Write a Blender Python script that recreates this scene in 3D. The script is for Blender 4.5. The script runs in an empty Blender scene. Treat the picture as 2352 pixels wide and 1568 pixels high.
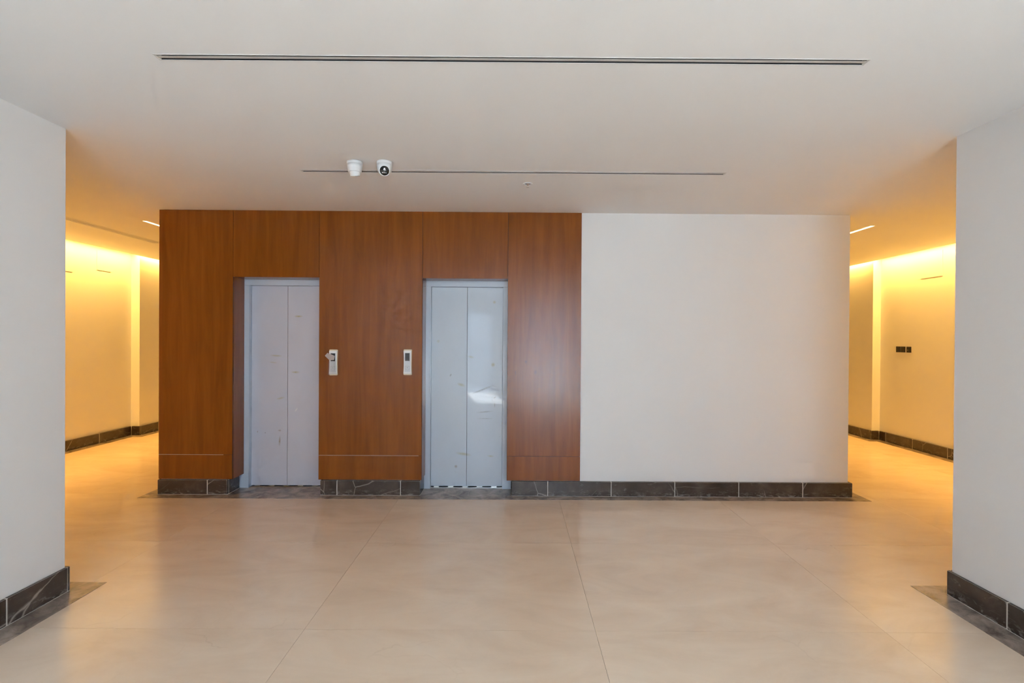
import bpy, bmesh, math, random
from mathutils import Vector, Matrix
random.seed(7)
sc = bpy.context.scene
COL = sc.collection

# ------------------------------------------------------------------ camera
F_PX, CX, CY = 1200.0, 1183.83, 784.0
EYE = Vector((0, 0, 1.55))
YAW, PITCH, ROLL = 0.00197, -0.00487, 0.00659
cam_d = bpy.data.cameras.new('camera')
cam_d.sensor_fit = 'HORIZONTAL'
cam_d.sensor_width = 36.0
cam_d.lens = F_PX / 2352 * 36.0
cam_d.shift_x = (1176 - CX) / 2352
cam_d.shift_y = 0.0
cam_d.clip_start = 0.05
cam = bpy.data.objects.new('camera', cam_d)
COL.objects.link(cam)
fw = Vector((math.sin(YAW) * math.cos(PITCH), math.cos(YAW) * math.cos(PITCH), math.sin(PITCH)))
r0 = Vector((math.cos(YAW), -math.sin(YAW), 0))
u0 = r0.cross(fw)
rt = r0 * math.cos(ROLL) + u0 * math.sin(ROLL)
up = -r0 * math.sin(ROLL) + u0 * math.cos(ROLL)
cam.matrix_world = Matrix(((rt.x, up.x, -fw.x, EYE.x), (rt.y, up.y, -fw.y, EYE.y), (rt.z, up.z, -fw.z, EYE.z), (0, 0, 0, 1)))
sc.camera = cam

# ------------------------------------------------------------------ world, sun, daylight, exposure
SKY = 8.2
w = bpy.data.worlds.new('sky')
sc.world = w
w.use_nodes = True
bg = w.node_tree.nodes['Background']
bg.inputs[0].default_value = (0.56, 0.755, 1.0, 1)
bg.inputs[1].default_value = SKY

sun_d = bpy.data.lights.new('sun', 'SUN')
sun_d.energy = 80.0
sun_d.angle = math.radians(0.6)
sun_d.color = (0.63, 0.80, 1.0)
sun = bpy.data.objects.new('sun', sun_d)
COL.objects.link(sun)
sun.rotation_euler = (math.radians(50), 0, math.radians(-10))

sc.view_settings.view_transform = 'Standard'
sc.view_settings.look = 'None'
sc.view_settings.gamma = 1.0
sc.view_settings.use_curve_mapping = False
sc.view_settings.exposure = 0.31
sc.cycles.use_adaptive_sampling = True
sc.cycles.adaptive_threshold = 0.15
sc.cycles.max_bounces = 6
sc.cycles.diffuse_bounces = 4
sc.cycles.glossy_bounces = 2
sc.cycles.transparent_max_bounces = 6
sc.cycles.caustics_reflective = False
sc.cycles.caustics_refractive = False

# main dimensions (metres, camera above the origin, looking along +Y)
H = 2.799                       # ceiling height
SKEW = 0.00346                  # the lift core stands a touch askew
YS, YW = 5.143, 5.160           # skirting front and panel front of the core
YB = -4.2                       # entrance wall behind the camera
OPENINGS = ((-1.37, -0.53, 2.34), (0.0, 1.95, 2.60))   # open doorway and glazed bay behind the camera: x0, x1, height
COVE_W = 222.0                   # W per metre-ish of each cove light
COVE_C = (1.0, 0.53, 0.11)

# portals in the two openings behind the camera: they only help the sampling of the sky
for (ox0, ox1, oh) in OPENINGS:
    po_d = bpy.data.lights.new('entrance_daylight', 'AREA')
    po_d.shape = 'RECTANGLE'
    po_d.size = ox1 - ox0
    po_d.size_y = oh
    po_d.cycles.is_portal = True
    po = bpy.data.objects.new('entrance_daylight', po_d)
    COL.objects.link(po)
    po.location = ((ox0 + ox1) / 2, YB - 0.02, oh / 2)
    po.rotation_euler = (math.radians(90), 0, 0)

# ------------------------------------------------------------------ material helpers
def srgb(r, g, b):
    f = lambda c: (c / 255 / 12.92) if c / 255 <= 0.04045 else ((c / 255 + 0.055) / 1.055) ** 2.4
    return (f(r), f(g), f(b), 1)

class NT:
    def __init__(self, name):
        self.m = bpy.data.materials.new(name)
        self.m.use_nodes = True
        self.t = self.m.node_tree
        self.b = self.t.nodes['Principled BSDF']
    def n(self, typ, **kw):
        nd = self.t.nodes.new(typ)
        for k, v in kw.items():
            if k.startswith('i_'):
                nd.inputs[k[2:].replace('_', ' ')].default_value = v
            else:
                setattr(nd, k, v)
        return nd
    def l(self, a, b):
        self.t.links.new(a, b)
    def pos(self, scale=(1, 1, 1), rot=(0, 0, 0), rnd=False):
        g = self.n('ShaderNodeNewGeometry')
        src = g.outputs['Position']
        if rnd:
            oi = self.n('ShaderNodeObjectInfo')
            mu = self.n('ShaderNodeMath', operation='MULTIPLY')
            mu.inputs[1].default_value = 37.0
            self.l(oi.outputs['Random'], mu.inputs[0])
            ad = self.n('ShaderNodeVectorMath', operation='ADD')
            self.l(src, ad.inputs[0]); self.l(mu.outputs[0], ad.inputs[1])
            src = ad.outputs[0]
        mp = self.n('ShaderNodeMapping')
        mp.inputs['Scale'].default_value = scale
        mp.inputs['Rotation'].default_value = rot
        self.l(src, mp.inputs['Vector'])
        return mp.outputs[0]
    def noise(self, vec, scale, detail=4, rough=0.55, dist=0.0):
        nd = self.n('ShaderNodeTexNoise')
        nd.inputs['Scale'].default_value = scale
        nd.inputs['Detail'].default_value = detail
        nd.inputs['Roughness'].default_value = rough
        nd.inputs['Distortion'].default_value = dist
        self.l(vec, nd.inputs['Vector'])
        return nd.outputs['Fac']
    def ramp(self, fac, stops):
        r = self.n('ShaderNodeValToRGB')
        e = r.color_ramp.elements
        e[0].position, e[0].color = stops[0]
        e[1].position, e[1].color = stops[-1]
        for p, c in stops[1:-1]:
            x = e.new(p); x.color = c
        self.l(fac, r.inputs[0])
        return r.outputs[0]
    def mix(self, fac, a, b, blend='MIX'):
        m = self.n('ShaderNodeMix', data_type='RGBA', blend_type=blend)
        for sock, v in ((m.inputs[0], fac), (m.inputs[6], a), (m.inputs[7], b)):
            if isinstance(v, (int, float)):
                sock.default_value = v
            elif isinstance(v, tuple):
                sock.default_value = v
            else:
                self.l(v, sock)
        return m.outputs[2]
    def math(self, op, a, b=0.0):
        m = self.n('ShaderNodeMath', operation=op)
        for i, v in ((0, a), (1, b)):
            if isinstance(v, (int, float)):
                m.inputs[i].default_value = v
            else:
                self.l(v, m.inputs[i])
        return m.outputs[0]
    def bump(self, h, strength, dist=0.002):
        b = self.n('ShaderNodeBump')
        b.inputs['Strength'].default_value = strength
        b.inputs['Distance'].default_value = dist
        self.l(h, b.inputs['Height'])
        self.l(b.outputs[0], self.b.inputs['Normal'])
    def spot(self, c, rad, ang=0.0):
        """soft elliptical mark at a world point on an XZ-facing surface; returns 0..1"""
        g = self.n('ShaderNodeNewGeometry')
        mp = self.n('ShaderNodeMapping', vector_type='TEXTURE')
        mp.inputs['Location'].default_value = (c[0], c[1], c[2])
        mp.inputs['Rotation'].default_value = (0, ang, 0)
        mp.inputs['Scale'].default_value = (rad[0], 0.4, rad[1])
        self.l(g.outputs['Position'], mp.inputs['Vector'])
        gr = self.n('ShaderNodeTexGradient', gradient_type='SPHERICAL')
        self.l(mp.outputs[0], gr.inputs['Vector'])
        return gr.outputs['Fac']

def C(v):
    return (v, v, v, 1)

def plain(name, col, rough=0.5, metal=0.0, spec=0.5, emit=None, es=0.0):
    k = NT(name)
    k.b.inputs['Base Color'].default_value = col
    k.b.inputs['Roughness'].default_value = rough
    k.b.inputs['Metallic'].default_value = metal
    k.b.inputs['Specular IOR Level'].default_value = spec
    if emit:
        k.b.inputs['Emission Color'].default_value = emit
        k.b.inputs['Emission Strength'].default_value = es
    return k.m

def mat_plaster(name, col):
    k = NT(name)
    n1 = k.noise(k.pos(), 1.1, 1)
    c = k.mix(n1, tuple(x * 0.965 for x in col[:3]) + (1,), tuple(min(1, x * 1.03) for x in col[:3]) + (1,))
    k.l(c, k.b.inputs['Base Color'])
    k.b.inputs['Roughness'].default_value = 0.75
    k.b.inputs['Specular IOR Level'].default_value = 0.3
    return k.m

def mat_wood():
    k = NT('reddish wood veneer')
    g = k.noise(k.pos((4.5, 4.5, 0.32), rnd=True), 3.2, 7, 0.62, 0.5)
    f = k.noise(k.pos((120, 120, 3.0), rnd=True), 2.0, 3, 0.6)
    big = k.noise(k.pos((1.6, 1.6, 0.7), rnd=True), 1.0, 2, 0.5)
    c = k.ramp(g, [(0.28, (0.165, 0.045, 0.006, 1)), (0.5, (0.225, 0.064, 0.0085, 1)), (0.74, (0.28, 0.085, 0.013, 1))])
    c = k.mix(k.math('MULTIPLY', f, 0.28), c, (0.13, 0.033, 0.004, 1))
    c = k.mix(k.math('MULTIPLY', big, 0.35), c, (0.26, 0.080, 0.010, 1))
    # small knots / knocks with a shape of their own on the panel right of lift two
    for (x, z, rx, rz) in ((0.013, 1.215, 0.012, 0.035), (0.21, 1.222, 0.020, 0.03), (0.115, 1.325, 0.015, 0.02)):
        s = k.spot((x, YW, z), (rx, rz))
        c = k.mix(k.math('MULTIPLY', s, 0.7), c, (0.12, 0.045, 0.02, 1))
    k.l(c, k.b.inputs['Base Color'])
    rr = k.math('ADD', k.math('MULTIPLY', g, 0.05), 0.17)
    k.l(rr, k.b.inputs['Roughness'])
    k.b.inputs['Specular IOR Level'].default_value = 0.34
    k.bump(f, 0.05, 0.0005)
    return k.m

def mat_marble_dark(name='dark marble', dusty=0.0, rough=0.2):
    k = NT(name)
    p = k.pos((1, 1, 1), rnd=True)
    cloud = k.noise(p, 5.0, 6, 0.6, 0.3)
    c = k.ramp(cloud, [(0.3, (0.036, 0.026, 0.021, 1)), (0.55, (0.066, 0.049, 0.040, 1)), (0.8, (0.125, 0.100, 0.084, 1))])
    # thin light veins
    wv = k.n('ShaderNodeVectorMath', operation='ADD')
    nz = k.n('ShaderNodeTexNoise'); nz.inputs['Scale'].default_value = 3.0; nz.inputs['Detail'].default_value = 3
    k.l(p, nz.inputs['Vector'])
    sub = k.n('ShaderNodeVectorMath', operation='SCALE'); sub.inputs['Scale'].default_value = 0.09
    k.l(nz.outputs['Color'], sub.inputs[0])
    k.l(p, wv.inputs[0]); k.l(sub.outputs[0], wv.inputs[1])
    vo = k.n('ShaderNodeTexVoronoi', feature='DISTANCE_TO_EDGE'); vo.inputs['Scale'].default_value = 1.9
    k.l(wv.outputs[0], vo.inputs['Vector'])
    vein = k.ramp(vo.outputs['Distance'], [(0.0, C(0.9)), (0.003, C(0.45)), (0.0065, C(0))])
    msk = k.ramp(k.noise(p, 2.2, 2), [(0.46, C(0)), (0.60, C(1))])
    c = k.mix(k.math('MULTIPLY', vein, msk), c, (0.42, 0.37, 0.33, 1))
    # chalky smears
    ch = k.ramp(k.noise(k.pos((3, 3, 9), rnd=True), 3.5, 6, 0.7, 0.6), [(0.60, C(0)), (0.72, C(0.55))])
    c = k.mix(ch, c, (0.27, 0.25, 0.235, 1))
    # plaster dust left along the foot of the tiles
    if not dusty:
        g = k.n('ShaderNodeNewGeometry'); sx = k.n('ShaderNodeSeparateXYZ')
        k.l(g.outputs['Position'], sx.inputs[0])
        foot = k.ramp(sx.outputs['Z'], [(0.0, C(1)), (0.07, C(0))])
        fn = k.ramp(k.noise(k.pos((5, 5, 14), rnd=True), 3.0, 6, 0.7, 0.8), [(0.52, C(0)), (0.66, C(0.7))])
        c = k.mix(k.math('MULTIPLY', foot, fn), c, (0.40, 0.38, 0.36, 1))
    if dusty:
        du = k.noise(k.pos((1, 1, 1)), 7.0, 6, 0.65, 0.8)
        c = k.mix(k.math('MULTIPLY', k.ramp(du, [(0.32, C(0.2)), (0.66, C(1))]), dusty), c, (0.44, 0.365, 0.31, 1))
    k.l(c, k.b.inputs['Base Color'])
    k.b.inputs['Roughness'].default_value = rough
    k.b.inputs['Specular IOR Level'].default_value = 0.5
    return k.m

def mat_floor():
    k = NT('polished beige marble')
    p = k.pos((1, 1, 1), rnd=True)
    a = k.noise(k.pos((1.0, 2.2, 1), (0, 0, 0.35), rnd=True), 1.5, 7, 0.6, 0.7)
    b = k.noise(p, 4.0, 3, 0.5, 0.0)
    c = k.ramp(a, [(0.25, (0.66, 0.515, 0.385, 1)), (0.5, (0.75, 0.612, 0.478, 1)), (0.75, (0.815, 0.69, 0.555, 1))])
    c = k.mix(k.math('MULTIPLY', b, 0.30), c, (0.77, 0.645, 0.515, 1))
    wv = k.n('ShaderNodeVectorMath', operation='ADD')
    nz = k.n('ShaderNodeTexNoise'); nz.inputs['Scale'].default_value = 1.7; nz.inputs['Detail'].default_value = 5
    k.l(p, nz.inputs['Vector']); k.l(p, wv.inputs[0]); k.l(nz.outputs['Color'], wv.inputs[1])
    vo = k.n('ShaderNodeTexVoronoi', feature='DISTANCE_TO_EDGE'); vo.inputs['Scale'].default_value = 0.8
    k.l(wv.outputs[0], vo.inputs['Vector'])
    vein = k.ramp(vo.outputs['Distance'], [(0.0, C(1)), (0.006, C(0))])
    msk = k.ramp(k.noise(p, 1.6, 2), [(0.52, C(0)), (0.75, C(0.4))])
    c = k.mix(k.math('MULTIPLY', vein, msk), c, (0.47, 0.33, 0.22, 1))
    k.l(c, k.b.inputs['Base Color'])
    k.b.inputs['Roughness'].default_value = 0.22
    k.b.inputs['Specular IOR Level'].default_value = 0.45
    return k.m

def mat_door(name, marks, base=(0.42, 0.455, 0.505, 1)):
    k = NT(name)
    n1 = k.noise(k.pos((2.2, 2.2, 1.2)), 1.6, 4, 0.55, 0.3)
    c = k.mix(n1, tuple(x * 0.93 for x in base[:3]) + (1,), tuple(x * 1.06 for x in base[:3]) + (1,))
    sp = k.ramp(k.noise(k.pos((6, 6, 14)), 4.0, 5, 0.7), [(0.66, C(0)), (0.74, C(0.5))])
    c = k.mix(k.math('MULTIPLY', sp, 0.5), c, (0.36, 0.34, 0.27, 1))
    nb = k.noise(k.pos((30, 30, 60)), 2.0, 3, 0.7)
    for (x, z, rx, rz, ang, col, amt) in marks:
        s = k.spot((x, YW + 0.28, z), (rx, rz), ang)
        s = k.math('MULTIPLY', k.math('MULTIPLY', s, nb), amt)
        c = k.mix(s, c, col)
    k.l(c, k.b.inputs['Base Color'])
    rg = k.noise(k.pos((3, 3, 3)), 1.4, 3)
    k.l(k.math('ADD', k.math('MULTIPLY', rg, 0.03), 0.03), k.b.inputs['Roughness'])
    k.b.inputs['Specular IOR Level'].default_value = 0.5
    return k.m

YEL = (0.42, 0.36, 0.15, 1); BRN = (0.24, 0.16, 0.09, 1); DRK = (0.16, 0.15, 0.15, 1); WHT = (0.8, 0.8, 0.8, 1)
marks1 = [(-2.24, 1.77, .05, .012, 0, YEL, 1.6), (-2.47, 1.36, .07, .012, 0.05, YEL, 1.2), (-2.50, 1.29, .05, .008, .1, YEL, 1.0),
          (-2.27, 1.19, .05, .014, 0, YEL, 1.3), (-2.42, .92, .05, .012, -.2, YEL, 1.2), (-2.26, .80, .03, .008, -.9, WHT, 1.8),
          (-2.43, .475, .012, .06, .05, BRN, 1.7), (-2.43, .585, .02, .012, 0, BRN, 1.2), (-2.66, .57, .006, .014, 0, BRN, 1.6), (-2.58, .56, .007, .007, 0, DRK, 2)]
marks2 = [(-.22, 1.28, .025, .025, 0, YEL, 1.2), (-.52, .35, .09, .02, .15, YEL, 1.2), (-.55, 1.07, .05, .02, .3, YEL, 1.0), (-.60, .22, .02, .02, 0, BRN, 1.2),
          (-.24, .33, .04, .012, .1, YEL, 1.0), (-.33, 1.02, .14, .012, -.38, DRK, 1.3), (-.20, .94, .02, .01, -.4, DRK, 1.3), (-.20, .86, .006, .03, 0, DRK, 1.2),  # the long slanted dark bar is a reflected threshold painted into the colour
          (-.30, .79, .10, .010, -.1, DRK, .9), (-.30, .72, .10, .007, 0, DRK, .7), (-.21, 1.93, .02, .02, 0, YEL, 1.2), (-.66, 1.17, .01, .02, .4, DRK, 1.2),
          (-.79, 1.52, .02, .02, 0, YEL, .6), (-.45, 1.36, .04, .015, .2, YEL, .8)]

M = {}
M['plaster'] = mat_plaster('white wall paint', (0.83, 0.83, 0.83, 1))
M['ceil'] = mat_plaster('white ceiling paint', (0.92, 0.92, 0.92, 1))
M['wood'] = mat_wood()
M['marble'] = mat_marble_dark('dark marble', 0.0, 0.22)
M['marble_floor'] = mat_marble_dark('dusty dark marble', 0.95, 0.25)
M['floor'] = mat_floor()
M['grout'] = plain('pale grout', (0.55, 0.53, 0.50, 1), 0.8)
M['joint'] = plain('beige floor joint', (0.46, 0.37, 0.28, 1), 0.5)
M['dark'] = plain('dark void', (0.012, 0.012, 0.014, 1), 0.6)
M['gap'] = plain('dark panel joint', (0.02, 0.012, 0.008, 1), 0.7)
M['door1'] = mat_door('blue grey door paint smudged', marks1, (0.60, 0.62, 0.71, 1))
M['door2'] = mat_door('blue grey door paint scuffed with painted reflection', marks2, (0.59, 0.65, 0.73, 1))
M['frame'] = mat_door('blue grey frame paint', [], (0.57, 0.64, 0.74, 1))
M['alu'] = plain('brushed aluminium', (0.6, 0.6, 0.6, 1), 0.3, 1.0)
M['alu_white'] = plain('white coated aluminium', (0.72, 0.71, 0.69, 1), 0.35)
M['blade'] = plain('grey coated blade', (0.50, 0.48, 0.46, 1), 0.4)
M['white_plastic'] = plain('white plastic', (0.80, 0.81, 0.82, 1), 0.28)
M['off_white'] = plain('warm white plastic edge', (0.72, 0.62, 0.45, 1), 0.4)
M['black_glass'] = plain('black glass', (0.012, 0.012, 0.013, 1), 0.22)
M['screen'] = plain('dark display', (0.02, 0.017, 0.018, 1), 0.15)
M['black_plastic'] = plain('black switch plastic', (0.022, 0.02, 0.018, 1), 0.35)
M['brass'] = plain('sprinkler brass', (0.50, 0.38, 0.31, 1), 0.4, 0.3)
M['ink'] = plain('grey print', (0.12, 0.12, 0.13, 1), 0.5)
M['panel_white'] = plain('glossy pale panel', (0.62, 0.66, 0.71, 1), 0.3)
M['lamp_white'] = plain('lit white diffuser', (0.8, 0.8, 0.8, 1), 0.5, emit=(1.0, 0.74, 0.38, 1), es=6.0)
M['led'] = plain('warm led tape', (0.8, 0.7, 0.5, 1), 0.5, emit=COVE_C + (1,), es=6.0)
M['led'].cycles.emission_sampling = 'NONE'
M['film'] = None
for nm_, al_, co_ in (('film', .45, (0.86, 0.74, 0.68, 1)), ('film_clear', .13, (0.6, 0.6, 0.6, 1))):
    k = NT('clear protective ' + nm_)
    k.b.inputs['Base Color'].default_value = co_
    k.b.inputs['Roughness'].default_value = 0.15
    k.b.inputs['Alpha'].default_value = al_
    M[nm_] = k.m
M['cam_led'] = plain('camera led windows', (0.75, 0.76, 0.78, 1), 0.2)
k = NT('outdoor paving')
c = k.mix(k.noise(k.pos(), 1.2, 5), (0.42, 0.40, 0.37, 1), (0.52, 0.50, 0.46, 1))
k.l(c, k.b.inputs['Base Color']); k.b.inputs['Roughness'].default_value = 0.85
M['paving'] = k.m
M['shading'] = plain('grey render', (0.30, 0.30, 0.30, 1), 0.85)
M['frame_dark'] = plain('dark aluminium frame', (0.05, 0.05, 0.055, 1), 0.35, 0.6)

# ------------------------------------------------------------------ object helpers
CORE = Matrix.Rotation(math.atan(SKEW), 4, 'Z')
ID = Matrix.Identity(4)

def empty(name, loc, label=None, cat=None, kind=None, group=None):
    o = bpy.data.objects.new(name, None)
    o.location = loc
    o.empty_display_size = 0.1
    COL.objects.link(o)
    tag(o, label, cat, kind, group)
    return o

def tag(o, label=None, cat=None, kind=None, group=None):
    if label: o['label'] = label
    if cat: o['category'] = cat
    if kind: o['kind'] = kind
    if group: o['group'] = group
    return o

def origin(o):
    v = Vector((0, 0, 0))
    while o is not None:
        v += o.location
        o = o.parent
    return v

def finish(name, bm, mat, parent=None, smooth=False, label=None, world=ID):
    """bm holds world coordinates; the object sits at its own base"""
    bm.normal_update()
    if world is not ID:
        bmesh.ops.transform(bm, matrix=world, verts=bm.verts)
    xs = [v.co.x for v in bm.verts]; ys = [v.co.y for v in bm.verts]; zs = [v.co.z for v in bm.verts]
    base = Vector(((min(xs) + max(xs)) / 2, (min(ys) + max(ys)) / 2, min(zs)))
    bmesh.ops.translate(bm, vec=-base, verts=bm.verts)
    me = bpy.data.meshes.new(name)
    bm.to_mesh(me); bm.free()
    me.materials.append(mat)
    if smooth:
        for p in me.polygons: p.use_smooth = True
    o = bpy.data.objects.new(name, me)
    COL.objects.link(o)
    if parent is not None:
        o.parent = parent
        o.location = base - origin(parent)
    else:
        o.location = base
    if label: o['label'] = label
    return o

def add_box(bm, x0, x1, y0, y1, z0, z1, bevel=0.0, seg=1):
    r = bmesh.ops.create_cube(bm, size=1.0)
    vs = r['verts']
    for v in vs:
        v.co = Vector(((x0 + x1) / 2 + v.co.x * (x1 - x0), (y0 + y1) / 2 + v.co.y * (y1 - y0), (z0 + z1) / 2 + v.co.z * (z1 - z0)))
    if bevel > 0:
        es = list({e for v in vs for e in v.link_edges})
        bmesh.ops.bevel(bm, geom=es, offset=bevel, segments=seg, affect='EDGES', profile=0.5)

def box(name, b, mat, parent=None, bevel=0.0, seg=1, label=None, world=ID, smooth=False):
    bm = bmesh.new()
    add_box(bm, *b, bevel=bevel, seg=seg)
    return finish(name, bm, mat, parent, smooth, label, world)

def boxes(name, bs, mat, parent=None, bevel=0.0, label=None, world=ID):
    bm = bmesh.new()
    for b in bs: add_box(bm, *b, bevel=bevel)
    return finish(name, bm, mat, parent, False, label, world)

def lathe(name, prof, c, mat, parent=None, axis=None, seg=40, smooth=True, label=None):
    """prof: (radius, height) pairs; axis: direction of +height"""
    bm = bmesh.new()
    rings = []
    for r, z in prof:
        if r < 1e-6:
            rings.append([bm.verts.new((0, 0, z))])
        else:
            rings.append([bm.verts.new((r * math.cos(2 * math.pi * i / seg), r * math.sin(2 * math.pi * i / seg), z)) for i in range(seg)])
    for a, b in zip(rings, rings[1:]):
        for i in range(seg):
            j = (i + 1) % seg
            if len(a) == 1 and len(b) == 1: continue
            if len(a) == 1: bm.faces.new((a[0], b[j], b[i]))
            elif len(b) == 1: bm.faces.new((a[i], a[j], b[0]))
            else: bm.faces.new((a[i], a[j], b[j], b[i]))
    bmesh.ops.recalc_face_normals(bm, faces=bm.faces)
    m = Matrix.Translation(Vector(c))
    if axis is not None:
        m = m @ Vector((0, 0, 1)).rotation_difference(Vector(axis).normalized()).to_matrix().to_4x4()
    bmesh.ops.transform(bm, matrix=m, verts=bm.verts)
    return finish(name, bm, mat, parent, smooth, label)

# ------------------------------------------------------------------ STRUCTURE
XWL, XWR = -6.018, 5.765          # corridor walls (near stretch)
XWL2, XWR2 = -5.885, 5.640        # corridor walls (far stretch, stepping in)
YSTEP = 8.215
YEND = 13.0
XHL, XHR = -2.716, 2.684          # entrance hall side walls
YHL, YHR = 3.165, 3.180           # where they end
CEL, CER = -5.816, 5.585          # ceiling edges along the two light coves

# floor: base slab + marble tiles
floor = box('floor', (XWL - .2, XWR + .2, YB, YEND + .1, -0.12, -0.006), M['joint'])
tag(floor, 'polished beige marble floor of the lift lobby', 'floor', 'structure')
TX, TY = 1.547, 1.188
X0, Y0 = 0.441, 2.771
xs = [X0 + TX * i for i in range(-5, 5)]
ys = [Y0 + TY * j for j in range(-6, 10)]
G = 0.0007
def tile_boxes():
    for xa in xs:
        for ya in ys:
            a0, a1 = max(xa, XWL), min(xa + TX, XWR)
            b0, b1 = max(ya, YB), min(ya + TY, YEND)
            if a1 - a0 < .02 or b1 - b0 < .02: continue
            if a1 <= XHL - .02 and b1 <= YHL - .02: continue       # under the solid blocks beside the hall
            if a0 >= XHR + .02 and b1 <= YHR - .02: continue
            if a0 > -3.4 and a1 < 3.3 and b0 > 5.45: continue       # under the lift core
            yield a0, a1, b0, b1
for a0, a1, b0, b1 in tile_boxes():
    box('floor_tile', (a0 + G, a1 - G, b0 + G, b1 - G, -0.0058, 0.0), M['floor'], floor)

# ceiling with the slots cut out
S_IN = [(-1.603, 1.566, 2.322, 2.366), (-1.601, 1.570, 3.900, 3.944)]   # linear diffusers in the hall
VENT = (-4.823, -4.707, 3.40, 6.985)                                     # linear grille, left corridor
LAMP_L = (-4.033, -3.990, 5.664, 8.05)
LAMP_R = (3.851, 3.898, 5.660, 8.05)
holes = S_IN + [VENT, LAMP_L, LAMP_R]
def holed_plane(x0, x1, y0, y1, z, holes):
    cx_ = sorted({x0, x1, *[h[0] for h in holes], *[h[1] for h in holes]})
    cy_ = sorted({y0, y1, *[h[2] for h in holes], *[h[3] for h in holes]})
    bm = bmesh.new()
    vv = {}
    def V(i, j):
        if (i, j) not in vv: vv[i, j] = bm.verts.new((cx_[i], cy_[j], z))
        return vv[i, j]
    for i in range(len(cx_) - 1):
        for j in range(len(cy_) - 1):
            mx, my = (cx_[i] + cx_[i + 1]) / 2, (cy_[j] + cy_[j + 1]) / 2
            if any(h[0] < mx < h[1] and h[2] < my < h[3] for h in holes): continue
            bm.faces.new((V(i, j), V(i, j + 1), V(i + 1, j + 1), V(i + 1, j)))
    r = bmesh.ops.extrude_face_region(bm, geom=list(bm.faces))
    bmesh.ops.translate(bm, vec=(0, 0, 0.016), verts=[g for g in r['geom'] if isinstance(g, bmesh.types.BMVert)])
    bmesh.ops.recalc_face_normals(bm, faces=bm.faces)
    return bm
ceiling = finish('ceiling', holed_plane(CEL, CER, YB, YEND, H, holes), M['ceil'])
tag(ceiling, 'plain white plasterboard ceiling over lobby and corridors', 'ceiling', 'structure')
box('upper_slab', (XWL - .2, XWR + .2, YB - .1, YEND + .1, H + 0.50, H + 0.62), M['ceil'], ceiling)

# hall side walls (solid blocks, their corridor faces close the cross passage)
wl = box('wall_left', (XWL - .2, XHL, YB, YHL, 0, H + .5), M['plaster'])
tag(wl, 'white wall at left edge of the photo ending in a sharp corner', 'wall', 'structure')
wr = box('wall_right', (XHR, XWR + .2, YB, YHR, 0, H + .5), M['plaster'])
tag(wr, 'white wall at right edge of the photo ending in a sharp corner', 'wall', 'structure')
(ax0, ax1, ah), (bx0, bx1, bh) = OPENINGS
wb = boxes('wall_entrance', [(XHL, ax0, YB - .25, YB, 0, H + .5), (ax1, bx0, YB - .25, YB, 0, H + .5), (bx1, XHR, YB - .25, YB, 0, H + .5),
                             (ax0, ax1, YB - .25, YB, ah, H + .5), (bx0, bx1, YB - .25, YB, bh, H + .5)], M['plaster'])
tag(wb, 'white entrance wall behind the camera with two tall openings', 'wall', 'structure')
# slim dark frames in the openings and the paved forecourt outside
for nm, (ox0, ox1, oh), lab in (('door_3', OPENINGS[0], 'dark framed open doorway behind the camera'), ('door_4', OPENINGS[1], 'dark framed wide open entrance behind the camera')):
    d3 = empty(nm, ((ox0 + ox1) / 2, YB - .12, 0), lab, 'door', 'structure')
    box('frame_post', (ox0, ox0 + .05, YB - .16, YB - .08, 0, oh), M['frame_dark'], d3)
    box('frame_post', (ox1 - .05, ox1, YB - .16, YB - .08, 0, oh), M['frame_dark'], d3)
    box('frame_head', (ox0 + .05, ox1 - .05, YB - .16, YB - .08, oh - .05, oh), M['frame_dark'], d3)
gr = box('forecourt', (-30, 30, -40, YB, -0.16, -0.04), M['paving'])
tag(gr, 'sunlit paved forecourt outside the entrance', 'paving', 'structure')
gw = box('wall_shading', (-9, -0.20, -7.5, -7.3, -0.04, 2.45), M['shading'])  # unseen wall added to shade the ground and dim the doorway's reflection
tag(gw, 'grey garden wall outside, added opposite the doorway', 'wall', 'structure')

# corridor outer walls with their step
def corridor(side, xn, xf, xo, name, label):
    s = -1 if side == 'l' else 1
    bm = bmesh.new()
    a, b = sorted((xn, xo)); add_box(bm, a, b, 3.0, YSTEP, 0, H + .5)
    a, b = sorted((xf, xo)); add_box(bm, a, b, YSTEP, YEND + .1, 0, H + .5)
    o = finish(name, bm, M['plaster'])
    tag(o, label, 'wall', 'structure')
    return o
cwl = corridor('l', XWL, XWL2, XWL - .2, 'wall_corridor_left', 'warm lit wall of the left corridor with a small step')
cwr = corridor('r', XWR, XWR2, XWR + .2, 'wall_corridor_right', 'warm lit wall of the right corridor with black switches')
we = box('wall_end', (XWL - .2, XWR + .2, YEND, YEND + .1, 0, H + .5), M['plaster'])
tag(we, 'far end wall closing both corridors behind the lift core', 'wall', 'structure')
# lift core
OP1, OP2 = (-2.755, -1.909), (-0.892, -0.050)
ZOP = 2.143
FRY = YW + .22                                  # face of the lift door frames
core = boxes('wall_center', [(-3.46, OP1[0] - .061, YS + .03, 11.2, 0, H), (OP1[1] + .044, OP2[0] - .030, YS + .03, 11.2, 0, H), (OP2[1] + .070, 3.343, YS + .03, 11.2, 0, H),
                    (OP1[0] - .061, OP1[1] + .044, FRY + .10, 11.2, 0, H), (OP2[0] - .030, OP2[1] + .070, FRY + .10, 11.2, 0, H),
                    (OP1[0] - .061, OP1[1] + .044, YS + .03, FRY + .1, ZOP + .02, H), (OP2[0] - .030, OP2[1] + .070, YS + .03, FRY + .1, ZOP + .02, H)],
             M['plaster'], world=CORE)
tag(core, 'white wall to the right of the lifts, front of the lift core', 'wall', 'structure')

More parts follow.
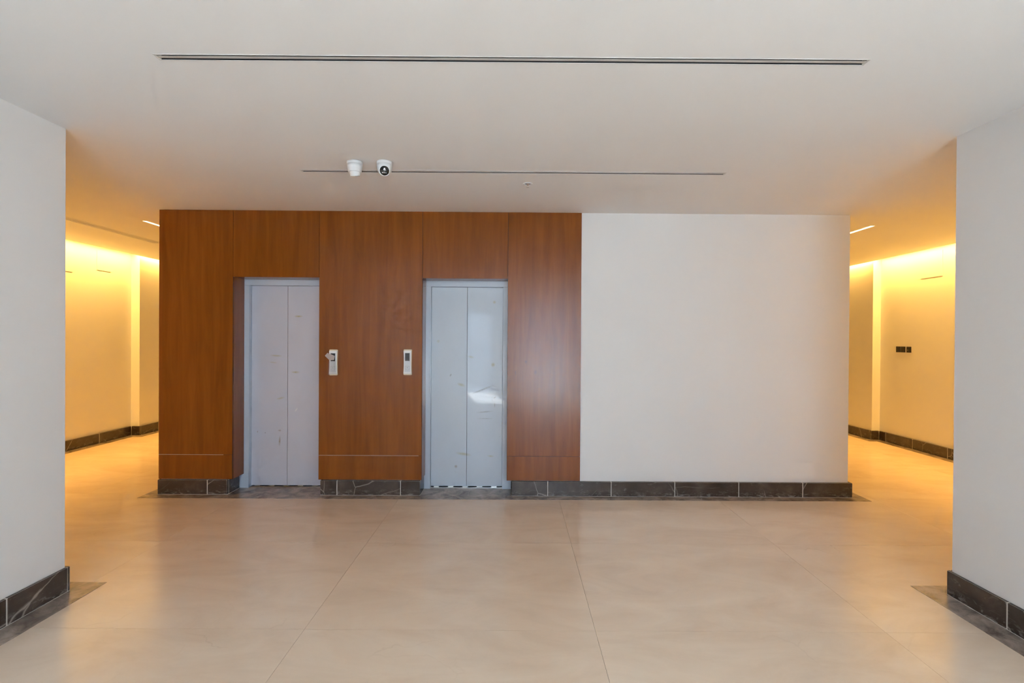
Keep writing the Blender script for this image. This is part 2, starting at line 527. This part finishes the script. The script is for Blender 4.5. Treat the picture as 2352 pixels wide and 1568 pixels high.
# ------------------------------------------------------------------ cove lights (warm led tape hidden above the ceiling edge)
def cove(xe, xw, xf, y0, y1, name, label):
    s = 1 if xw > xe else -1
    t = empty(name, ((xe + xw) / 2, (y0 + y1) / 2, H + .016), label, 'cove light', group='warm cove lights along the corridor walls')
    a, b = sorted((xe - s * .012, xe + s * 0.0)); box('upstand', (a, b, y0, y1, H + .016, H + .07), M['ceil'], t)
    a, b = sorted((xe - s * .05, xe - s * .035)); box('led_tape', (a, b, y0, y1, H + .017, H + .022), M['led'], t)
    for ya, yb, xg in ((y0, YSTEP - .03, xw), (YSTEP + .03, y1, xf)):
        ld = bpy.data.lights.new('cove_lamp', 'AREA')
        ld.shape = 'RECTANGLE'; ld.size = 0.04; ld.size_y = yb - ya
        ld.energy = COVE_W * (yb - ya) / 10; ld.color = COVE_C
        lo = bpy.data.objects.new('cove_lamp', ld); COL.objects.link(lo)
        g_ = abs(xg - xe)
        lo.location = (xe + s * min(.05, g_ * .5), (ya + yb) / 2, H + .09)
        lo.rotation_euler = (0, s * math.radians(20), 0)
    return t
cove(CEL, XWL, XWL2, 3.2, YEND, 'cove_light', 'warm glowing light cove above the left corridor wall')
cove(CER, XWR, XWR2, 3.2, YEND, 'cove_light', 'warm glowing light cove above the right corridor wall')

# ------------------------------------------------------------------ skirting
SK_T, SK_H = 0.03, 0.146
def tiles_along(parent, axis, cuts, plane, face, z1=SK_H, thick=SK_T, world=ID, mat=None):
    """cuts: joint positions; plane: coordinate of the wall side; face: +-1 direction the tile faces"""
    p0, p1 = sorted((plane, plane + face * thick))
    for a, b in zip(cuts, cuts[1:]):
        a2, b2 = a + .0013, b - .0013
        if axis == 'x': bx = (a2, b2, p0, p1, 0.0018, z1)
        else: bx = (p0, p1, a2, b2, 0.0018, z1)
        box('skirting_tile', bx, mat or M['marble'], parent, bevel=.006, seg=2, world=world)
    g0, g1 = sorted((plane, plane + face * (thick - .0015)))
    gb = (cuts[0] + .003, cuts[-1] - .003, g0, g1, 0, z1 - .0015) if axis == 'x' else (g0, g1, cuts[0] + .003, cuts[-1] - .003, 0, z1 - .0015)
    box('grout', gb, M['grout'], parent, world=world)

SKX = .040
bc = empty('baseboard_center', (0, YS, 0), 'dark veined marble skirting along the foot of the lift wall', 'skirting', 'structure')
tiles_along(bc, 'x', [-3.481, -2.991, OP1[0] - SKX], YS + .03, -1, world=CORE)
tiles_along(bc, 'x', [OP1[1] + .023, -1.719, -1.094, OP2[0] - .009], YS + .03, -1, world=CORE)
tiles_along(bc, 'x', [OP2[1] + .049, .356, .983, 1.612, 2.245, 2.880, 3.374], YS + .03, -1, world=CORE)
# returns into the two lift recesses and round the core's ends
tiles_along(bc, 'y', [YS + .032, FRY - .002], OP1[0] - SKX - .02, 1, thick=.02, world=CORE)
tiles_along(bc, 'y', [YS + .032, FRY - .002], OP1[1] + .043, -1, thick=.02, world=CORE)
tiles_along(bc, 'y', [YS + .032, FRY - .002], OP2[0] - .029, 1, thick=.02, world=CORE)
tiles_along(bc, 'y', [YS + .032, FRY - .002], OP2[1] + .069, -1, thick=.02, world=CORE)
tiles_along(bc, 'y', [YS + .031 + .62 * i for i in range(9)], -3.46, -1, thick=.021, world=CORE)
tiles_along(bc, 'y', [YS + .031 + .62 * i for i in range(9)], 3.343, 1, thick=.031, world=CORE)

TH = .02
bl = empty('baseboard_left', (XHL, 1, 0), 'dark marble skirting with white joints along the left hall wall', 'skirting', 'structure')
tiles_along(bl, 'y', sorted([YHL - .001, 2.784 + .0, 2.784 - .63, 2.784 - 1.26, 2.784 - 1.89, 2.784 - 2.52, 2.784 - 3.15, 2.784 - 3.78, 2.784 - 4.41, 2.784 - 5.04, 2.784 - 5.67, 2.784 - 6.3, YB + .01]), XHL, 1, thick=TH, z1=.150)
tiles_along(bl, 'x', [XHL - 1.2, XHL - .6, XHL + TH], YHL, 1, thick=.018, z1=.150)
br = empty('baseboard_right', (XHR, 1, 0), 'dark marble skirting with white joints along the right hall wall', 'skirting', 'structure')
tiles_along(br, 'y', sorted([YHR + .018, 2.804, 2.804 - .63, 2.804 - 1.26, 2.804 - 1.89, 2.804 - 2.52, 2.804 - 3.15, 2.804 - 3.78, 2.804 - 4.41, 2.804 - 5.04, 2.804 - 5.67, 2.804 - 6.3, YB + .01]), XHR, -1, thick=TH, z1=.150)
tiles_along(br, 'x', [XHR, XHR + .6, XHR + 1.2], YHR, 1, thick=.018, z1=.150)
bcl = empty('baseboard_corridor_left', (XWL, 7, 0), 'dark marble skirting at the foot of the left corridor wall', 'skirting', 'structure')
tiles_along(bcl, 'y', [YHL + .05 + .62 * i for i in range(8)] + [YSTEP - .03], XWL, 1)
tiles_along(bcl, 'x', [XWL + .031, XWL2 + .03], YSTEP, -1)
tiles_along(bcl, 'y', [YSTEP + .001, YSTEP + .40, YSTEP + 1.03, YSTEP + 1.66, YSTEP + 2.3, YSTEP + 2.9], XWL2, 1)
bcr = empty('baseboard_corridor_right', (XWR, 7, 0), 'dark marble skirting at the foot of the right corridor wall', 'skirting', 'structure')
tiles_along(bcr, 'y', [3.23, 3.83, 4.45, 5.05, 5.67, 6.28, 6.89, 7.50, 8.04, YSTEP - .03], XWR, -1)
tiles_along(bcr, 'x', [XWR2 - .03, XWR - .031], YSTEP, -1)
tiles_along(bcr, 'y', [YSTEP + .001, YSTEP + .55, YSTEP + 1.17, YSTEP + 1.8, YSTEP + 2.4], XWR2, -1)

# flush dark marble border strips in the floor
def strip(parent, cuts, axis, lo, hi, world=ID, z=0.0016):
    for a, b in zip(cuts, cuts[1:]):
        bx = (a + .0006, b - .0006, lo, hi, 0, z) if axis == 'x' else (lo, hi, a + .0006, b - .0006, 0, z)
        box('border_slab', bx, M['marble_floor'], parent, world=world)
BC = .115
t1 = empty('trim_1', (0, YS, 0), 'dusty dark marble border in the floor before the lift wall', 'floor border', 'structure')
strip(t1, [-3.481 - BC, -2.3, -.95, .35, 1.65, 2.75, 3.374 + BC], 'x', YS - BC, YS - .001, CORE)
strip(t1, [OP1[0] - SKX, -2.2, OP1[1] + .023], 'x', YS, FRY + .11, CORE)
strip(t1, [OP2[0] - .009, -.43, OP2[1] + .049], 'x', YS, FRY + .11, CORE)
strip(t1, [YS, YS + 1.2, YS + 2.4, YS + 3.6, YS + 4.8], 'y', -3.481 - BC, -3.481 - .001, CORE)
strip(t1, [YS, YS + 1.2, YS + 2.4, YS + 3.6, YS + 4.8], 'y', 3.375, 3.374 + BC, CORE)
t2 = empty('trim_2', (XHL, 2, 0), 'dusty dark marble border in the floor beside the left wall', 'floor border', 'structure')
strip(t2, [YB, -2.6, -1.2, .2, 1.55, YHL + .018 + .107], 'y', XHL + TH, XHL + TH + .140)
strip(t2, [-5.5, -4.2, XHL + TH], 'x', YHL + .018, YHL + .018 + .107)
t3 = empty('trim_3', (XHR, 2, 0), 'dusty dark marble border in the floor beside the right wall', 'floor border', 'structure')
strip(t3, [YB, -2.6, -1.2, .2, 1.55, YHR + .018 + .107], 'y', XHR - TH - .140, XHR - TH)
strip(t3, [XHR - TH, 4.2, 5.5], 'x', YHR + .018, YHR + .018 + .107)
t4 = empty('trim_4', (XWL, 7, 0), 'dusty dark marble border in the floor of the left corridor', 'floor border', 'structure')
strip(t4, [3.5, 4.9, 6.3, 7.4, YSTEP - .14], 'y', XWL + .03, XWL + .135)
strip(t4, [XWL + .03, XWL2 + .135], 'x', YSTEP - .14, YSTEP - .031)
strip(t4, [YSTEP - .03, 9.3, 10.6, 12], 'y', XWL2 + .03, XWL2 + .135)
t5 = empty('trim_5', (XWR, 7, 0), 'dusty dark marble border in the floor of the right corridor', 'floor border', 'structure')
strip(t5, [3.5, 4.9, 6.3, 7.4, YSTEP - .14], 'y', XWR - .135, XWR - .03)
strip(t5, [XWR2 - .135, XWR - .03], 'x', YSTEP - .14, YSTEP - .031)
strip(t5, [YSTEP - .03, 9.3, 10.6, 12], 'y', XWR2 - .135, XWR2 - .03)

# ------------------------------------------------------------------ wood panelling of the lift wall
wp = empty('wood_panelling', (-1.4, YW, .148), 'reddish brown wood veneer panelling framing both lift doors', 'wall panelling')
YB_ = YS + .03
ZJ = .390
J = .0017
def panel(x0, x1, z0, z1, name='wood_panel', label=None):
    box(name, (x0 + J, x1 - J, YW, YB_ + .004, z0 + J, z1 - J * .5 - .0004), M['wood'], wp, world=CORE, label=label)
WL, WR_ = -3.481, .677
for a, b in ((WL, OP1[0]), (OP1[1], OP2[0]), (OP2[1], WR_)):
    panel(a, b, ZJ, H, label='tall wood veneer panel')
    panel(a, b, .148, ZJ, label='low wood veneer panel above the skirting')
for a, b in (OP1, OP2):
    panel(a, b, ZOP, H, label='wood veneer panel over a lift door')
    # reveals and soffit of the recess
    box('reveal_panel', (a - .019, a, YB_ + .005, FRY, .148, ZOP), M['wood'], wp, world=CORE)
    box('reveal_panel', (b, b + .019, YB_ + .005, FRY, .148, ZOP), M['wood'], wp, world=CORE)
    box('soffit_panel', (a, b, YB_ + .005, FRY, ZOP, ZOP + .019), M['wood'], wp, world=CORE)
box('side_panel', (WL, -3.461, YB_ + .005, 6.4, .148, H), M['wood'], wp, world=CORE)
boxes('joint_backing', [(-3.45, OP1[0], YW + .0045, YW + .0095, .15, H), (OP1[0], OP1[1], YW + .0045, YW + .0095, ZOP + .02, H), (OP1[1], OP2[0], YW + .0045, YW + .0095, .15, H),
      (OP2[0], OP2[1], YW + .0045, YW + .0095, ZOP + .02, H), (OP2[1], WR_ - .01, YW + .0045, YW + .0095, .15, H)], M['gap'], wp, world=CORE)
# pale filler in the horizontal joints of the left and middle piers
box('joint_filler', (WL + .004, OP1[0] - .09, YW + .0004, YW + .004, ZJ - J, ZJ + J), M['grout'], wp, world=CORE)
box('joint_filler', (OP1[1] + .004, OP2[0] - .03, YW + .0004, YW + .004, ZJ - J, ZJ + J), M['grout'], wp, world=CORE)

# ------------------------------------------------------------------ lift doors
def lift(name, op, mdoor, label):
    a, b = op
    t = empty(name, ((a + b) / 2, FRY, 0), label, 'lift door', 'structure')
    JW = .050
    fr = box('door_frame', (a - .019, b + .019, FRY, FRY + .10, 2.083, ZOP), M['frame'], t, bevel=.0015, world=CORE, label='painted frame head')
    box('jamb', (a - .044, a + JW, FRY, FRY + .10, 0.0017, 2.0822), M['frame'], fr, bevel=.0015, world=CORE)
    box('jamb', (b - JW, b + .044, FRY, FRY + .10, 0.0017, 2.0822), M['frame'], fr, bevel=.0015, world=CORE)
    m = (a + b) / 2
    for x0, x1 in ((a + JW + .001, m - .0016), (m + .0016, b - JW - .001)):
        box('door_leaf', (x0, x1, FRY + .052, FRY + .085, .016, 2.082), mdoor, t, bevel=.0015, world=CORE)
    box('centre_dark_strip', (m - .0015, m + .0015, FRY + .0555, FRY + .085, .018, 2.08), M['dark'], t, world=CORE)  # dark strip added so the shaded gap between the leaves shows
    box('shaft_gap', (a + JW, b - JW, FRY + .086, FRY + .099, .0, 2.083), M['dark'], t, world=CORE)
    si = box('sill', (a + JW, b - JW, FRY + .038, FRY + .098, 0.0017, .007), M['alu'], t, world=CORE)
    for kx in range(5):
        x0 = a + JW + .03 + kx * .15
        box('guide_shoe', (x0, x0 + .055, FRY + .06, FRY + .08, .007, .0155), M['alu'], si, world=CORE)
    return t
lift('door_1', OP1, M['door1'], 'left lift with pale grey sliding doors marked by yellow smudges')
lift('door_2', OP2, M['door2'], 'right lift with bluish grey sliding doors reflecting bright daylight')

# ------------------------------------------------------------------ lift call panels
def rounded_prism(name, w0, w1, h, y0, y1, cx, cz, mat, parent, waist=None):
    """tall plate with rounded corners and slightly waisted sides; XZ outline extruded along Y"""
    pts = []
    r = .010
    n = 5
    def half(z):
        u = (z / h) * 2 - 1
        return (waist if waist else w0) / 2 + ((w0 - (waist if waist else w0)) / 2) * (u * u)
    zs_ = [r + (h - 2 * r) * i / 14 for i in range(15)]
    right = [(half(z), z) for z in zs_]
    out = []
    for i in range(n):
        a = -math.pi / 2 + (math.pi / 2) * i / n
        out.append((half(0) - r + r * math.cos(a), r + r * math.sin(a)))
    out += right
    for i in range(1, n + 1):
        a = (math.pi / 2) * i / n
        out.append((half(h) - r + r * math.cos(a), h - r + r * math.sin(a)))
    out += [(-x, z) for x, z in reversed(out)]
    bm = bmesh.new()
    f0 = [bm.verts.new((cx + x, y1, cz + z)) for x, z in out]
    f1 = [bm.verts.new((cx + x, y0 + .004, cz + z)) for x, z in out]
    f2 = [bm.verts.new((cx + x * .93, y0, cz + h / 2 + (z - h / 2) * .975)) for x, z in out]
    N_ = len(out)
    for A, B in ((f0, f1), (f1, f2)):
        for i in range(N_):
            bm.faces.new((A[i], A[(i + 1) % N_], B[(i + 1) % N_], B[i]))
    bm.faces.new(f2); bm.faces.new(list(reversed(f0)))
    bmesh.ops.recalc_face_normals(bm, faces=bm.faces)
    return finish(name, bm, mat, parent, False, None, CORE)

def ring(name, x0, x1, z0, z1, y, t, mat, parent, d=.0008):
    return boxes(name, [(x0, x1, y - d, y, z0, z0 + t), (x0, x1, y - d, y, z1 - t, z1), (x0, x0 + t, y - d, y, z0 + t, z1 - t), (x1 - t, x1, y - d, y, z0 + t, z1 - t)], mat, parent, world=CORE)

def call_panel(cx, cz, film, label, ink):
    t = empty('lift_call_panel', (cx, YW, cz), label, 'call panel', group='lift call panels between the doors')
    hgt = .254
    back = rounded_prism('back_shell', .084, .084, hgt, YW - .012, YW - .0002, cx, cz, M['off_white'], t, .080)
    body = rounded_prism('body', .082, .082, hgt - .024, YW - .022, YW - .0125, cx, cz + .012, M['white_plastic'], t, .072)
    y = YW - .022
    fp = box('face_plate', (cx - .027, cx + .027, y - .0012, y, cz + .032, cz + .222), M['panel_white'], t, bevel=.0005, world=CORE)
    scn = box('display', (cx - .0225, cx + .0215, y - .0022, y - .0013, cz + .140, cz + .217), M['screen'], t, bevel=.0004, world=CORE)
    bt = box('call_button', (cx - .0175, cx + .0175, y - .0035, y - .0013, cz + .054, cz + .089), M['panel_white'], t, bevel=.0015, seg=2, world=CORE)
    ring('button_ring', cx - .0188, cx + .0188, cz + .0527, cz + .0903, y - .0014, .0022, ink, bt, .0012)
    # up arrow
    bm = bmesh.new()
    yy = y - .0038
    P = [(-.006, -.004), (0, .011), (.006, -.004), (.0035, -.004), (0, .005), (-.0035, -.004)]
    c0 = (cx, cz + .0715)
    va = [bm.verts.new((c0[0] + px, yy, c0[1] + pz)) for px, pz in P]
    vb = [bm.verts.new((c0[0] + px, yy + .0003, c0[1] + pz)) for px, pz in P]
    for q in ((0, 1, 4, 5), (1, 2, 3, 4)):
        bm.faces.new([va[i] for i in q]); bm.faces.new([vb[i] for i in reversed(q)])
    for i in range(6):
        bm.faces.new((va[i], vb[i], vb[(i + 1) % 6], va[(i + 1) % 6]))
    bmesh.ops.recalc_face_normals(bm, faces=bm.faces)
    finish('arrow', bm, ink, bt, False, None, CORE)
    if film:
        # half-peeled protective film: long sheet over the face, corner folded out to the left
        def sheets(name, polys, mat, label=None):
            bm = bmesh.new()
            for pts in polys:
                vs = [bm.verts.new((cx + px, y - py, cz + pz)) for px, py, pz in pts]
                vs2 = [bm.verts.new((cx + px, y - py + .0003, cz + pz)) for px, py, pz in pts]
                n_ = len(vs)
                bm.faces.new(vs); bm.faces.new(list(reversed(vs2)))
                for i in range(n_): bm.faces.new((vs[i], vs2[i], vs2[(i + 1) % n_], vs[(i + 1) % n_]))
            bmesh.ops.recalc_face_normals(bm, faces=bm.faces)
            return finish(name, bm, mat, t, False, label, CORE)
        sheets('protective_film', [[(-.046, .0045, .004), (-.043, .0045, .100), (-.040, .0045, .150), (.030, .0045, .139), (.034, .0045, .012)]], M['film_clear'], 'clear film still stuck over the button')
        sheets('film_flap', [[(-.074, .016, .193), (-.050, .014, .222), (.020, .0048, .192), (.012, .0048, .152), (-.034, .006, .150)],
                             [(-.020, .007, .196), (-.021, .007, .160), (.010, .007, .168)]], M['film'], 'corner of clear film folded out to the left')
    return t
M['ink_faint'] = plain('faint grey print', (0.30, 0.30, 0.31, 1), 0.5)
call_panel(-1.762, 1.180, True, 'white call panel with peeling clear film beside the left lift', M['ink_faint'])
call_panel(-1.032, 1.187, False, 'white call panel with bare dark display beside the right lift', M['ink'])

# ------------------------------------------------------------------ linear diffusers in the hall ceiling
def diffuser(hole, label, group):
    x0, x1, y0, y1 = hole
    t = empty('linear_diffuser', ((x0 + x1) / 2, (y0 + y1) / 2, H), label, 'air diffuser', group=group)
    boxes('slot_box', [(x0, x1, y0, y1, H + .055, H + .058), (x0, x1, y0 + .0006, y0 + .0014, H + .017, H + .055), (x0, x1, y1 - .0014, y1 - .0006, H + .017, H + .055)], M['dark'], t)
    fr = boxes('flange', [(x0 - .006, x1 + .006, y0 - .004, y0, H - .002, H - .0001), (x0 - .006, x1 + .006, y1, y1 + .003, H - .002, H - .0001),
                     (x0 - .006, x0, y0, y1, H - .002, H - .0001), (x1, x1 + .006, y0, y1, H - .002, H - .0001)], M['alu_white'], t)
    boxes('inner_liner', [(x0 + .0001, x1 - .0001, y0 + .0001, y0 + .0005, H, H + .055), (x0 + .0001, x1 - .0001, y1 - .0005, y1 - .0001, H, H + .055)], M['dark'], t)
    ym = y0 + .0155
    box('blade', (x0 + .004, x1 - .004, ym, y1 - .0125, H + .0005, H + .003), M['blade'], t)
    box('end_cap', (x0 + .0001, x0 + .0035, y0 + .0006, y1 - .0006, H + .0002, H + .05), M['alu_white'], t)
    box('end_cap', (x1 - .0035, x1 - .0001, y0 + .0006, y1 - .0006, H + .0002, H + .05), M['alu_white'], t)
diffuser(S_IN[0], 'long dark slotted air diffuser in the ceiling nearest the camera', 'linear air diffusers in the hall ceiling')
diffuser(S_IN[1], 'slim slotted air diffuser in the ceiling behind the dome cameras', 'linear air diffusers in the hall ceiling')
# grille with four slots in the left corridor
x0, x1, y0, y1 = VENT
t = empty('linear_grille', ((x0 + x1) / 2, (y0 + y1) / 2, H), 'long four slot air grille in the left corridor ceiling', 'air grille')
box('slot_box', (x0, x1, y0, y1, H + .05, H + .053), M['dark'], t)
boxes('frame', [(x0 - .02, x0, y0 - .02, y1 + .02, H - .002, H - .0001), (x1, x1 + .02, y0 - .02, y1 + .02, H - .002, H - .0001), (x0, x1, y1, y1 + .02, H - .002, H - .0001)], M['alu_white'], t)
for i in range(3):
    bx0 = x0 + .019 + i * .0325
    box('blade', (bx0, bx0 + .0125, y0, y1, H + .0005, H + .02), M['alu_white'], t)

# ------------------------------------------------------------------ linear ceiling lights in the corridors
for hole, lab in ((LAMP_L, 'white lit linear ceiling light in the left corridor'), (LAMP_R, 'white lit linear ceiling light in the right corridor')):
    x0, x1, y0, y1 = hole
    t = empty('linear_light', ((x0 + x1) / 2, (y0 + y1) / 2, H), lab, 'ceiling light', group='linear ceiling lights in the corridors')
    boxes('housing', [(x0, x1, y0, y1, H + .030, H + .034), (x0 + .0001, x0 + .0015, y0, y1, H + .0005, H + .03), (x1 - .0015, x1 - .0001, y0, y1, H + .0005, H + .03),
                      (x0 + .0015, x1 - .0015, y0 + .0001, y0 + .0015, H + .0005, H + .03), (x0 + .0015, x1 - .0015, y1 - .0015, y1 - .0001, H + .0005, H + .03)], M['alu_white'], t)
    box('diffuser', (x0 + .0017, x1 - .0017, y0 + .0017, y1 - .0017, H + .001, H + .006), M['lamp_white'], t)

# ------------------------------------------------------------------ dome cameras
def dome_camera(cx, cy, aim, label, front):
    t = empty('dome_camera', (cx, cy, H), label, 'security camera', group='white turret cameras on the ceiling')
    lathe('mount_ring', [(0, 0), (.0545, 0), (.0555, -.004), (.0553, -.016), (.0545, -.018), (0, -.018)], (cx, cy, H - .0002), M['white_plastic'], t)
    lathe('cup', [(0, -.0185), (.0540, -.0185), (.0525, -.040), (.0495, -.058), (.0465, -.070), (.043, -.0745), (.036, -.074), (0, -.070)], (cx, cy, H), M['white_plastic'], t)
    ax = Vector(aim).normalized()
    c = Vector((cx, cy, H - (.066 if front else .073))) + (Vector((ax.x, ax.y, 0)) * (.019 if front else .004))
    R_ = .0415 if front else .0375
    prof = [(0, -R_)] + [(R_ * math.sin(a), -R_ * math.cos(a)) for a in [math.pi * i / 16 for i in range(1, 11)]]
    za = prof[-1][1]; ra = prof[-1][0]
    prof += [(ra - .001, za + .008), (ra - .004, za + .0105), (ra - .006, za + .0095), (0, za + .0093)]
    ball = lathe('eyeball', prof, c, M['white_plastic'], t, axis=ax)
    fc = c + ax * (za + .0096)
    gl = lathe('front_glass', [(0, 0), (.0325, 0), (.0322, .0014), (0, .0022)], fc, M['black_glass'], ball, axis=ax)
    # lens and the row of led windows on the glass
    sx = ax.cross(Vector((0, 0, 1))).normalized(); sz = sx.cross(ax).normalized()
    lathe('lens', [(0, 0), (.0035, 0), (.003, .0012), (0, .0016)], fc + sz * .009 + ax * .0018, M['brass'], ball, axis=ax, seg=16)
    for i in range(4):
        p = fc + sx * (-.0135 + .009 * i) - sz * .0135 + ax * .0012
        lathe('led_window', [(0, 0), (.0036, 0), (.0034, .0012), (0, .0014)], p, M['cam_led'], ball, axis=ax, seg=12)
dome_camera(-1.143, 3.722, (0.04, 0.30, -0.95), 'white dome camera facing away, left of the pair on the ceiling', False)
dome_camera(-0.930, 3.718, (0.22, -0.92, -0.30), 'white dome camera with black lens face toward the viewer', True)

# ------------------------------------------------------------------ sprinkler
sx_, sy_ = 0.100, 4.205
t = empty('sprinkler', (sx_, sy_, H), 'small white ceiling sprinkler head with brass core', 'sprinkler')
lathe('escutcheon', [(.026, 0), (.038, 0), (.0395, -.002), (.037, -.006), (.028, -.007), (.026, -.005), (.026, 0)], (sx_, sy_, H - .0001), M['white_plastic'], t)
lathe('recess', [(0, -.0008), (.0258, -.0008), (.0258, -.0012), (0, -.0012)], (sx_, sy_, H), M['ink'], t, smooth=False)
lathe('body', [(0, -.0014), (.010, -.0014), (.010, -.008), (.006, -.010), (.0045, -.018), (0, -.018)], (sx_, sy_, H), M['brass'], t, seg=20)
boxes('yoke', [(sx_ - .0105, sx_ - .0085, sy_ - .0015, sy_ + .0015, H - .028, H - .006), (sx_ + .0085, sx_ + .0105, sy_ - .0015, sy_ + .0015, H - .028, H - .006),
               (sx_ - .0105, sx_ + .0105, sy_ - .0015, sy_ + .0015, H - .0295, H - .028)], M['alu'], t)
lathe('deflector', [(0, -.0296), (.011, -.0296), (.011, -.0312), (0, -.0312)], (sx_, sy_, H), M['alu'], t, smooth=False, seg=20)

# ------------------------------------------------------------------ light switches on the right corridor wall
for i, (yc, lab) in enumerate(((7.827, 'black switch plate farthest from the camera of the three'), (7.730, 'black switch plate in the middle of the row of three'), (7.617, 'black switch plate with a pale dot, set slightly apart'))):
    t = empty('light_switch', (XWR, yc, 1.389), lab, 'light switch', group='black switches on the right corridor wall')
    box('plate', (XWR - .008, XWR - .0002, yc - .043, yc + .043, 1.389, 1.475), M['black_plastic'], t, bevel=.002, seg=2)
    box('rocker', (XWR - .0115, XWR - .0082, yc - .028, yc + .028, 1.402, 1.462), M['black_plastic'], t, bevel=.001)
    if i == 2:
        lathe('indicator', [(0, 0), (.006, 0), (.005, .001), (0, .0014)], (XWR - .0116, yc + .012, 1.424), M['off_white'], t, axis=(-1, 0, 0), seg=14)

# ------------------------------------------------------------------ access hatches, flush in the corridor walls
def hatch(x, face, y0, y1, z0, z1, label):
    p0, p1 = sorted((x + face * .0004, x + face * .005))
    o = box('access_hatch', (p0, p1, y0, y1, z0, z1), M['plaster'], None, bevel=.001)
    tag(o, label, 'access hatch', group='flush access hatches high on the corridor walls')
hatch(XWL, 1, 7.535, 7.80, 2.505, 2.790, 'flush white access hatch high on left wall near its step')
hatch(XWL, 1, 6.55, 7.125, 2.420, 2.790, 'flush white access hatch high on left wall, nearer the camera')
hatch(XWR, -1, 7.03, 7.41, 2.440, 2.790, 'flush white access hatch high on the right corridor wall')
